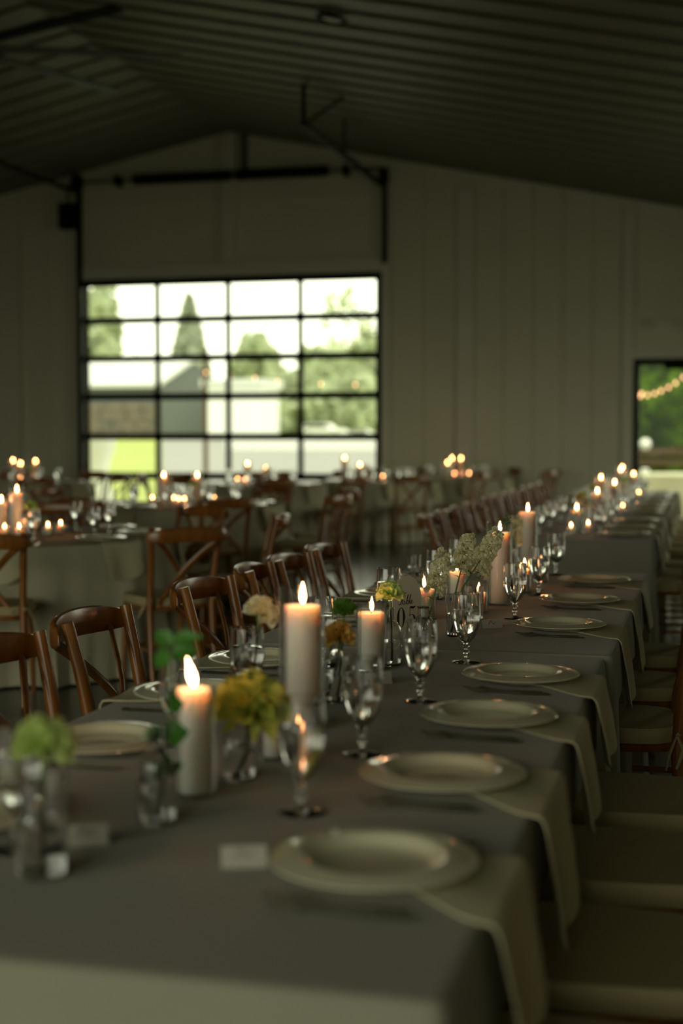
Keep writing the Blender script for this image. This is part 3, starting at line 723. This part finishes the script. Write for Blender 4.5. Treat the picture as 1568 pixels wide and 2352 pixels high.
rng = random.Random(5)
for (u, v, dx, L, w) in ((370, 1780, -1, .035, .016), (372, 1765, 1, .03, .014), (380, 1690, 1, .034, .017), (372, 1690, -1, .026, .014), (385, 1622, 1, .024, .014), (390, 1520, -1, .036, .013), (396, 1500, 1, .038, .013), (396, 1480, -.4, .035, .012), (398, 1470, .9, .05, .010)):
    mb = MB(); c = px3(u, v, b) - b - Vector((0, 0, .012)); leaf_mesh(mb, c, (dx, rng.uniform(-.4, .4), .25), L * 1.05, w * 1.25, (-.2 + rng.uniform(-.3, .3), -1, .5)); part('leaf', mb, LEAF, o)
b = A(95, 2010); vase('tall', b, .135, .036, .03, 'clear cylinder vase at the front left corner of the table', .6)
flower('green_carnation', px3(103, 1692, b), .036, PETG, b + Vector((0, 0, .012)), 'soft green carnation at the front left of the table', n=34, seed=31, tilt=(.1, .1, 0))
b = A(950, 1330); vase('tall', b, .10, .028, .03, 'empty clear tumbler behind the short pillar candle', .5)

# sign: Table 05
sb = A(934, 1458); sg = thing('table_number_sign', 'arched white table sign reading Table 05', 'sign', sb, .98)
w, h = .060, .178; n = 20; out = [(-w, 0), (w, 0), (w, h - w * 1.15)] + [(w * math.cos(a * PI / n), h - w * 1.15 + w * 1.15 * math.sin(a * PI / n)) for a in range(1, n)] + [(-w, h - w * 1.15)]
vs = [(x, 0, z) for x, z in out] + [(x, .0025, z) for x, z in out]; k = len(out)
part('card', MB().add(vs, [tuple(range(k)), tuple(range(k, 2 * k))[::-1]] + [(i, (i + 1) % k, (i + 1) % k + k, i + k) for i in range(k)]), SIGNM, sg, False)
def strokes(name, segs, ox, oz, sc, shear=0, base=.0006):
    mb = MB()
    for pts in segs:
        P = [Vector(((x + shear * z) * sc + ox, -.0006, z * sc + oz)) for x, z, r in pts]; R = [r * sc for _, _, r in pts]
        mb.tube(P, R, 8, .0005 / max(R) if max(R) > .0005 else 1, upax=(0, 1, 0))
    part(name, mb, INK, sg)
def arc(cx, cz, rx, rz, a0, a1, thick, thin, n=18):
    return [(cx + rx * math.cos(math.radians(a0 + (a1 - a0) * i / n)), cz + rz * math.sin(math.radians(a0 + (a1 - a0) * i / n)),
             thin + (thick - thin) * abs(math.cos(math.radians(a0 + (a1 - a0) * i / n))) ** 2) for i in range(n + 1)]
# digits, unit = 1 cap height
strokes('digit', [arc(.26, .5, .20, .48, 0, 360, .075, .012, 36)], -.041, .022, .062)
strokes('digit', [[(.16, .96, .05), (.36, .93, .055), (.52, .99, .012)], [(.14, .98, .014), (.12, .54, .014)], [(.12, .54, .012)] + arc(.24, .32, .22, .28, 130, -140, .07, .014, 26), [(.04, .12, .045), (.06, .10, .045)]], .004, .022, .062)
# Table in slanted script
sc = .030
strokes('word', [
    [(.02, .95, .02), (.12, 1.12, .03), (.45, 1.08, .05), (.85, 1.2, .02)], [(.45, 1.08, .05), (.36, .5, .06), (.22, .08, .05), (.0, .02, .03), (-.08, .16, .02)],
    arc(.62, .2, .15, .2, 60, 400, .05, .02), [(.78, .38, .05), (.76, .1, .05), (.90, .03, .02), (1.0, .2, .02)],
    [(1.0, .2, .02), (1.16, .95, .03), (1.08, 1.0, .02), (1.04, .5, .05), (1.06, .05, .05)], arc(1.2, .2, .14, .2, 200, -140, .05, .02),
    [(1.3, .1, .02), (1.52, .8, .03), (1.5, 1.02, .02), (1.42, .9, .03), (1.42, .15, .05), (1.52, .02, .03), (1.62, .12, .02)],
    [(1.62, .12, .02), (1.82, .28, .02), (1.76, .42, .03), (1.64, .3, .05), (1.68, .04, .04), (1.86, .04, .03), (1.98, .2, .01)]],
    -.034, .091, sc, .18)

# ------------------------------------------------------------------ clusters on the far long tables
def far_cluster(pillars, votives, where, t):
    for i, (x, y, ch) in enumerate(pillars):
        candle_set(0, 0, .037, ch, .046, ch + .045, '%s pillar candle from front on the %s' % (ORD[i], where), loc=Vector((x, y, t)), group='pillar candles on the ' + where)
    for i, (x, y) in enumerate(votives):
        candle_set(0, 0, .022, .05, .031, .075, '%s votive from front on the %s' % (ORD[i], where), fs=.6, loc=Vector((x, y, t)), group='votives on the ' + where)
def far_flowers(spots, where, t):
    for i, (x, y, m, mn) in enumerate(spots):
        b = Vector((x, y, t)); vase('bottle', b, .13, .03, .013, 'bottle vase with the %s bloom on the %s' % (mn, where), .5)
        flower('carnation', b + Vector((.01, 0, .19)), .034, m, b + Vector((0, 0, .012)), '%s bloom in a bottle vase on the %s' % (mn, where), n=22, seed=i + 40, tilt=(.2, .2, 0))
far_cluster([(-.80, 9.1, .12), (-.72, 9.75, .2), (-.85, 10.2, .15)], [(-.7, 8.75), (-.86, 9.5), (-.70, 10.1), (-.78, 8.5)], 'third long table', Z)
far_flowers([(-.74, 8.95, PETW, 'white'), (-.84, 9.9, PETG, 'green'), (-.80, 9.35, PETO, 'golden')], 'third long table', Z)
far_cluster([(-.80, 11.2, .25), (-.72, 11.6, .2), (-.84, 12.1, .15)], [(-.62, 11.0), (-.9, 11.7), (-.68, 12.3)], 'fourth long table', Z)
far_flowers([(-.88, 11.4, PETG, 'green'), (-.72, 12.5, PETW, 'white')], 'fourth long table', Z)
far_cluster([(-.80, 13.8, .25), (-.70, 14.2, .2), (-.84, 14.8, .25)], [(-.62, 13.6), (-.9, 14.4), (-.68, 15.0)], 'farthest long table', Z)
far_flowers([(-.76, 13.5, PETG, 'green'), (-.78, 14.5, PETW, 'white')], 'farthest long table', Z)

# ------------------------------------------------------------------ round tables
RT = [(55, 1230, .90), (425, 1160, .86), (600, 1113, .80), (872, 1106, .80), (1050, 1098, .80), (60, 1110, .80)]
RC = [(at(u, v), R) for u, v, R in RT]; CH = []
def free(q, own):
    if q.x > -1.95: return False
    for c, R in RC:
        if (c - own).length > .1 and (Vector((q.x, q.y, .76)) - c).length < R + .27: return False
    for h in CH:
        if (h - q).length < .50: return False
    CH.append(q.copy()); return True
DIRS = ['near', 'near-right', 'right', 'far-right', 'far', 'far-left', 'left', 'near-left']
def round_table(u, v, R, where, skip=(), pil=(), vot=(), rot=0.0, cut=False, seed=0, turn=None):
    c = at(u, v); rng = random.Random(seed); N = 140
    pts = [(c.x + R * math.cos(2 * PI * i / N), c.y + R * math.sin(2 * PI * i / N)) for i in range(N)]; nr = [(math.cos(2 * PI * i / N), math.sin(2 * PI * i / N)) for i in range(N)]
    o = ring_cloth('tablecloth', pts, nr, .76, .012, IVORYC, .09, rng)
    tag(o, 'floor-length ivory cloth draped over the ' + where, 'tablecloth', 'ivory round tablecloths')
    t = thing('round_table', where + ' under its ivory cloth', 'table', (c.x, c.y, 0))
    part('tabletop', MB().lathe([(0, .72), (R - .02, .72), (R - .015, .74), (R - .02, .7575), (0, .7575)], 40), WOOD, t)
    part('pedestal', MB().lathe([(0, 0), (.3, 0), (.28, .04), (.06, .08), (.05, .70), (.2, .72), (0, .72)], 20), BLACK, t)
    view = math.atan2(-c.y, -c.x)    # towards the camera
    for k in range(8):
        a = view + k * PI / 4 + rot; d = Vector((math.cos(a), math.sin(a), 0)); w = '%s side of the %s' % (DIRS[k], where)
        q = c + d * (R + .335); q.z = 0
        if k not in skip and free(q, c):
             chair(q.x, q.y, a + PI + rng.uniform(-.12, .12) + (turn.get(k, 0) if turn else 0), 'cross-back chair on the ' + w, 'chairs at the ' + where)
        q = c + d * (R - .20); make('plate', build_plate, (q.x, q.y, Z + .007), 0, 'white dinner plate on the ' + w, 'plate', 'plates on the ' + where)
        q2 = c + d * (R + .012); make('napkin', build_napkin, (q2.x, q2.y, .7608), a, 'cream napkin hanging on the ' + w, 'napkin', 'napkins on the ' + where)
        q = c + d * (R - .40) + Vector((-d.y, d.x, 0)) * .12; goblet((q.x, q.y, Z), 'water goblet on the ' + w, 'goblets on the ' + where)
        if cut:
            s = Vector((-d.y, d.x, 0)); q = c + d * (R - .19) + s * .17; make('knife', build_knife, (q.x, q.y, Z), a + PI, 'silver knife on the ' + w, 'knife', 'knives on the ' + where)
            q = c + d * (R - .19) - s * .17; make('fork', build_fork, (q.x, q.y, Z), a + PI, 'silver fork on the ' + w, 'fork', 'forks on the ' + where)
    cam_r = Vector((math.cos(yaw), math.sin(yaw), 0)); cam_f = Vector((-math.sin(yaw), math.cos(yaw), 0))
    for i, (dx, dy, ch) in enumerate(pil):
        candle_set(0, 0, .036, ch, .045, ch + .05, '%s pillar candle from left on the %s' % (ORD[i], where), loc=c + cam_r * dx + cam_f * dy + Vector((0, 0, .0012)), group='pillar candles on the ' + where, fs=1.15)
    for i, (dx, dy) in enumerate(vot):
        candle_set(0, 0, .022, .05, .031, .075, '%s votive from left on the %s' % (ORD[i], where), fs=.7, loc=c + cam_r * dx + cam_f * dy + Vector((0, 0, .0012)), group='votives on the ' + where)
    far_flowers([(c.x + .12, c.y - .16, PETG, 'pale green'), (c.x - .22, c.y + .16, PETW, 'white')], where, Z)
    return c
round_table(55, 1230, .90, 'large round table at left', turn={1: -.33},  pil=[(-.13, -.02, .19), (-.04, .0, .25), (.05, -.12, .10)], vot=[(-.2, -.2), (-.06, -.24), (0.02, -.22), (.16, -.08), (.20, .1)], rot=-.13, cut=True, seed=1)
round_table(425, 1160, .86, 'round table facing the garage door', pil=[(-.19, 0.05, .23), (.1, .05, .23)], vot=[(-.27, -.1), (-.08, -.15), (-.02, -.32), (.03, -.34), (.24, .1)], rot=.2, cut=True, seed=2, skip=(4,))
round_table(600, 1113, .80, 'round table below the middle door panes', pil=[(-.17, 0, .23), (.05, .05, .17)], vot=[(-.19, -.1), (.16, -.2), (-.3, .1)], rot=.1, seed=3)
round_table(872, 1106, .80, 'round table right of the door panes', pil=[(-.46, 0, .28), (-.26, .1, .19)], vot=[(-.10, -.1), (.04, .1)], rot=.3, seed=4)
round_table(1050, 1098, .80, 'round table before the bare white wall', pil=[(-.14, 0, .19), (-.07, .1, .25), (.05, .0, .25)], vot=[(.16, -.05), (-.05, -.1), (.05, -.15)], rot=.25, seed=5)
round_table(60, 1110, .80, 'round table in the far left corner', pil=[(-.16, 0, .26), (-.09, .1, .22), (.12, 0, .25)], vot=[(-.05, -.1), (.08, -.1), (.15, .05)], rot=.1, seed=6)

# ------------------------------------------------------------------ outdoors
MULCH = mat('garden_mulch', (.06, .07, .025), .9, noise_amt=.5, nscale=1)
GZ = lambda y: -.05 + 1.22 * sm((y - 22) / 45)
def ground(name, x0, x1, y0, y1, m, dz=0, nx=1):
    mb = MB(); ny = 24; mb.grid(lambda u, v: (x0 + (x1 - x0) * u, y0 + (y1 - y0) * v, GZ(y0 + (y1 - y0) * v) + dz), nx, ny); return part(name, mb, m)
struct(ground('lawn', -120, 60, YW + .15, 200, GRASS)); 
kx = aty(372, 1050, 30).x / 30
mb = MB(); mb.grid(lambda u, v: ((24.5 + 41 * v) * (kx * (1 - u) + (kx + .18) * u), 24.5 + 41 * v, GZ(24.5 + 41 * v) + .03), 1, 24)
struct(part('concrete_drive', mb, CONC))
mb = MB(); mb.grid(lambda u, v: (-6 + 20 * u, 26.5 + 14 * v, GZ(26.5 + 14 * v) + .04), 1, 24); struct(part('garden_path', mb, MULCH))
struct(part('terrace_slab', MB().box(-40, 30, YW + .15, 24.5, -.15, .0), CONC, smooth=False))
mb = MB().box(-60, 60, -60, YF - .35, -.15, -.02); struct(part('forecourt_ground', mb, CONC, smooth=False))
mb = MB().box(XR + .15, 60, YF, YW, -.15, -.02); struct(part('side_ground', mb, CONC, smooth=False))

def tree(u, vtop, vbase, y, wpx, m, label, n=2600, conif=False, seed=0, leaf=.35, trunk=.25):
    rng = random.Random(seed); base = aty(u, vbase, y); base.z = GZ(y); topz = aty(u, vtop, y).z; H = topz - base.z; R = wpx / F * y / 2
    o = thing('conifer_tree' if conif else 'leafy_tree', label, 'tree', base)
    mb = MB(); z0 = H * trunk
    for k in range(n):
        if conif:
            t = rng.random() ** .8; z = z0 + (H - z0) * t; r = R * (1 - t) ** .8 * rng.uniform(.5, 1.05); a = rng.uniform(0, 2 * PI); c = Vector((r * math.cos(a), r * math.sin(a), z))
        else:
            d = Vector((rng.gauss(0, 1), rng.gauss(0, 1), rng.gauss(0, 1))).normalized(); q = noise.noise(d * 1.8 + Vector((seed * 3.1, 0, 0)))
            rr = (1 + .45 * q) * rng.uniform(.6, 1) ; c = Vector((d.x * R * rr, d.y * R * rr, (z0 + H) / 2 + d.z * (H - z0) / 2 * rr))
        s = leaf * rng.uniform(.6, 1.3); e1 = Vector((rng.gauss(0, 1), rng.gauss(0, 1), rng.gauss(0, 1))).normalized(); e2 = e1.orthogonal().normalized()
        mb.add([c - e1 * s, c + e2 * s * .6, c + e1 * s, c - e2 * s * .6], [(0, 1, 2, 3)])
    part('crown', mb, m, o, False)
    part('trunk', MB().tube([(0, 0, 0), (0, 0, H * .4), (.1, 0, H * .75)], [R * .09, R * .06, R * .02], 8), BARK, o)
tree(222, 640, 1003, 110, 130, TREE1, 'glare-paled sparse tree seen through the upper left panes', 1100, seed=1, leaf=.5)
tree(436, 680, 1003, 120, 150, CONIF, 'tall dark conifer seen through the second column of panes', 2600, True, 2, .5, .1)
tree(590, 765, 1003, 95, 120, TREE1, 'rounded glare-paled tree behind the white shed', 2200, seed=3, leaf=.5, trunk=.1)
tree(760, 800, 1003, 100, 190, TREE1, 'broad glare-paled green tree right of the white shed', 3000, seed=4, leaf=.5, trunk=.05)
tree(850, 765, 1003, 90, 130, TREE1, 'glare-paled green tree behind the rightmost panes', 2600, seed=5, leaf=.5, trunk=.05)
tree(690, 850, 1003, 80, 170, TREE1, 'low green hedge tree behind the parked cars', 2600, seed=6, leaf=.4, trunk=.02)
tree(820, 870, 1003, 75, 150, TREE1, 'low green shrub tree at the right panes', 2200, seed=7, leaf=.4, trunk=.02)
tree(620, 900, 1003, 76, 90, TREE1, 'small green shrub beside the white shed', 1200, seed=8, leaf=.4, trunk=.02)
tree(790, 650, 1003, 130, 130, TREE1, 'faint thin tree high behind the right panes', 260, seed=9, leaf=.5, trunk=.3)
for i, (u, vt, y, w, l) in enumerate(((1500, 760, 40, 190, 'bright green tree filling the left of the glazed door'), (1570, 790, 44, 180, 'bright green tree filling the right of the glazed door'), (1530, 900, 34, 150, 'low bright green bush behind the rail fence'),
                        (1480, 930, 36, 120, 'low leafy shrub at the glazed door edge'), (1650, 800, 38, 200, 'green tree beyond the right door frame'), (1400, 780, 48, 160, 'green tree beyond the left door frame'))):
    tree(u, vt, 1040, y, w, TREE2, l, 6500, seed=20 + i, leaf=.30, trunk=.0)
# barn: stone base, grey gable, pale roof
def at_d(u, v, y): return aty(u, v, y)
yb = 70; bz = GZ(yb); q0, q1 = at_d(120, 885, yb), at_d(362, 885, yb); ge = at_d(470, 905, yb)
rt = at_d(440, 832, yb + 5)
bn = thing('grey_barn', 'long grey barn with pale roof and stone base seen through left panes', 'building', (q1.x, yb, bz))
X0, X1, XG = q0.x - q1.x - 8, 0, 2 * (at_d(443, 850, yb + 4).x - q1.x); he = q1.z - bz; hr = rt.z - bz
part('front_wall', MB().box(X0, X1, 0, .2, 0, he), SIDING, bn, False)
part('gable_wall', MB().add([(X1, 0, 0), (XG, 8, 0), (XG, 8, he), ((X1 + XG) / 2, 4, hr), (X1, 0, he), (X1 - .2, 0, 0), (XG - .2, 8, 0), (XG - .2, 8, he), ((X1 + XG) / 2 - .2, 4, hr), (X1 - .2, 0, he)],
    [(0, 1, 2, 3, 4), (5, 9, 8, 7, 6), (0, 5, 6, 1), (1, 6, 7, 2), (2, 7, 8, 3), (3, 8, 9, 4), (4, 9, 5, 0)]), SIDING, bn, False)
gm = (X1 + XG) / 2
part('roof', MB().add([(X0, -.5, he - .1), (X1 + .3, -.5, he - .1), (gm + .3, 4, hr + .1), (X0, 4, hr + .1), (X0, -.5, he + .1), (X1 + .3, -.5, he + .1), (gm + .3, 4, hr + .3), (X0, 4, hr + .3)],
    [(0, 1, 2, 3), (4, 7, 6, 5), (0, 4, 5, 1), (1, 5, 6, 2), (2, 6, 7, 3), (3, 7, 4, 0)]), ROOFW, bn, False)
hs = at_d(300, 925, yb).z - bz
rng = random.Random(3)
for r in range(4):
    x = X0
    while x < X1 - .1:
        w = rng.uniform(.8, 1.6); x2 = min(X1, x + w)
        part('stone', MB().box(x + .03, x2 - .03, -.25 - rng.uniform(0, .08), 0, r * hs / 4 + .02, (r + 1) * hs / 4 - .02), STONE, bn, False); x = x2
# white shed
ys = 62; q0, q1 = at_d(470, 885, ys), at_d(597, 885, ys); bz = GZ(ys)
sh = thing('white_shed', 'small bright white shed seen through the middle panes', 'building', ((q0.x + q1.x) / 2, ys, bz)); hw_ = (q1.x - q0.x) / 2; hh = at_d(530, 888, ys).z - bz
part('wall', MB().box(-hw_, hw_, 0, 3, 0, hh), WHITEP, sh, False); part('roof', MB().box(-hw_ - .15, hw_ + .15, -.2, 3.2, hh, hh + .35), ROOFW, sh, False)
part('door', MB().box(-hw_ * .25, hw_ * .2, -.04, 0, 0, hh * .8), WHITEP, sh, False)
# parked cars
def car(u0, u1, y, label):
    a, b = at_d(u0, 1000, y), at_d(u1, 1000, y); L = b.x - a.x; o = thing('parked_car', label, 'car', ((a.x + b.x) / 2, y, GZ(y))); k = L / 4.4
    prof = [(-2.2, .35), (-2.2, .85), (-2.0, .95), (-1.5, 1.42), (.5, 1.45), (1.1, 1.0), (2.1, .88), (2.2, .6), (2.2, .35)]
    vs = [(x * k, y_ * k, z * k) for y_ in (-.85, .85) for x, z in prof]; n = len(prof)
    part('body', MB().add(vs, [tuple(range(n))[::-1], tuple(range(n, 2 * n))] + [(i, (i + 1) % n, (i + 1) % n + n, i + n) for i in range(n)]), WHITEP, o, False)
    part('side_window', MB().add([(-1.75 * k, -.86 * k, 1.0 * k), (.9 * k, -.86 * k, 1.0 * k), (.45 * k, -.86 * k, 1.35 * k), (-1.4 * k, -.86 * k, 1.35 * k)], [(0, 1, 2, 3)]), DARKG, o, False)
    for x in (-1.35, 1.35):
        for sy in (-.78, .78): part('wheel', MB().tube([(x * k, (sy - .1) * k, .33 * k), (x * k, (sy + .1) * k, .33 * k)], .33 * k, 16), RUBBER, o)
car(690, 795, 68, 'white car parked on the lawn right of the shed'); car(802, 868, 69, 'white car partly behind the right door stile')
# white picket fence in front of the lawn
yf = 50; a, b = at_d(520, 1000, yf).x, at_d(900, 1000, yf).x; bz = GZ(yf); pf = thing('picket_fence', 'low white picket fence across the lower panes', 'fence', ((a + b) / 2, yf, bz)); hf = at_d(700, 1010, yf).z - bz
pm = MB().box(-.05, .05, -.015, .015, 0, hf).mesh('picket', WHITEP, False); n = int((b - a) / .16)
for i in range(n): ob('picket', pm, pf, (a + i * .16 - (a + b) / 2, 0, 0))
part('rail', MB().box(-(b - a) / 2, (b - a) / 2, .015, .05, hf * .7, hf * .85), WHITEP, pf, False); part('rail', MB().box(-(b - a) / 2, (b - a) / 2, .015, .05, hf * .15, hf * .3), WHITEP, pf, False)
# outdoor cocktail table
c = at_d(222, 1008, 26); o = thing('cocktail_table', 'tall white-clothed cocktail table outside the lower left pane', 'table', (c.x, 26, GZ(26)))
hh = c.z - GZ(26) - .0
part('cloth', MB().lathe([(0, hh), (.36, hh), (.385, hh - .02), (.33, hh - .25), (.22, hh - .6), (.3, .15), (.38, .0)], 32), WHITEP, o); part('top', MB().lathe([(0, hh - .035), (.34, hh - .035), (.34, hh - .004), (0, hh - .004)], 24), WHITEP, o)
c = at_d(1560, 1085, 25); o = thing('outdoor_round_table', 'white-clothed round table outside the glazed door', 'table', (c.x, 25, GZ(25)))
hh = .74; part('cloth', MB().lathe([(0, hh), (.8, hh), (.82, hh - .02), (.84, .3), (.88, 0)], 40), IVORYC, o); part('top', MB().lathe([(0, hh - .04), (.78, hh - .04), (.78, hh - .004), (0, hh - .004)], 24), WHITEP, o)
c = at_d(1482, 1000, 28); o = thing('white_lantern_post', 'white globe lantern on a post just outside the glazed door', 'lantern', (c.x, 28, GZ(28)))
part('globe', MB().lathe([(0, -.11), (.07, -.09), (.11, 0), (.07, .09), (0, .11)], 20), WHITEP, o, loc=(0, 0, at_d(1482, 1020, 28).z - GZ(28))); part('post', MB().lathe([(0, 0), (.09, 0), (.08, .05), (.06, .4), (.08, .7), (0, .72)], 14), WHITEP, o)
rf = thing('rail_fence', 'dark wooden rail fence outside the glazed door', 'fence', (0, 30, GZ(30)))
for v in (1038, 1062):
    z = at_d(1520, v, 30).z - GZ(30); part('rail', MB().box(-1.9, 1.5, -.03, .03, z - .07, z + .07), BROWNP, rf, False)
for x in (-1.8, .2, 1.4): part('post', MB().box(x - .06, x + .06, -.07, .07, 0, 1.05), BROWNP, rf, False)
# string lights
def lights(pts, y, label, extra):
    P = [at_d(u, v, y) for u, v in extra]; o = thing('string_lights', label, 'string lights', P[0]); B = P[0].copy()
    part('wire', MB().tube([p - B + Vector((0, 0, .045)) for p in P], .006, 6), RUBBER, o)
    for e_ in (P[0], P[-1]): part('support_pole', MB().tube([(e_.x - B.x, 0, GZ(y) - B.z), (e_.x - B.x, 0, e_.z - B.z + .1)], .03, 8), BROWNP, o)
    bm_ = MB().lathe([(0, -.04), (.015, -.032), (.021, -.012), (.016, .012), (.008, .028), (0, .03)], 12).mesh('bulb', BULB)
    for u, v in pts: ob('bulb', bm_, o, at_d(u, v, y) - B)
g = [(357, 833), (473, 855), (530, 863), (585, 868), (637, 875), (737, 881), (816, 883)]
lights(g, 30, 'festoon of warm bulbs strung outside the garage door', [(165, 768)] + g + [(910, 886)])
g = [(1470, 909), (1473, 903), (1487, 907), (1503, 903), (1518, 897), (1535, 889), (1551, 879), (1568, 866), (1585, 852)]
lights(g, 27, 'festoon of warm bulbs strung outside the glazed door', [(1440, 912)] + g + [(1610, 830)])
c = at_d(472, 1003, 31); o = thing('wooden_light_post', 'brown wooden post holding the string lights outside', 'post', (c.x, 31, GZ(31)))
part('post', MB().box(-.045, .045, -.045, .045, 0, 1.36 + 5.3 - GZ(31) - 3.4), BROWNP, o, False); part('cap', MB().box(-.06, .06, -.06, .06, 3.26 - GZ(31), 3.3 - GZ(31)), BROWNP, o, False)
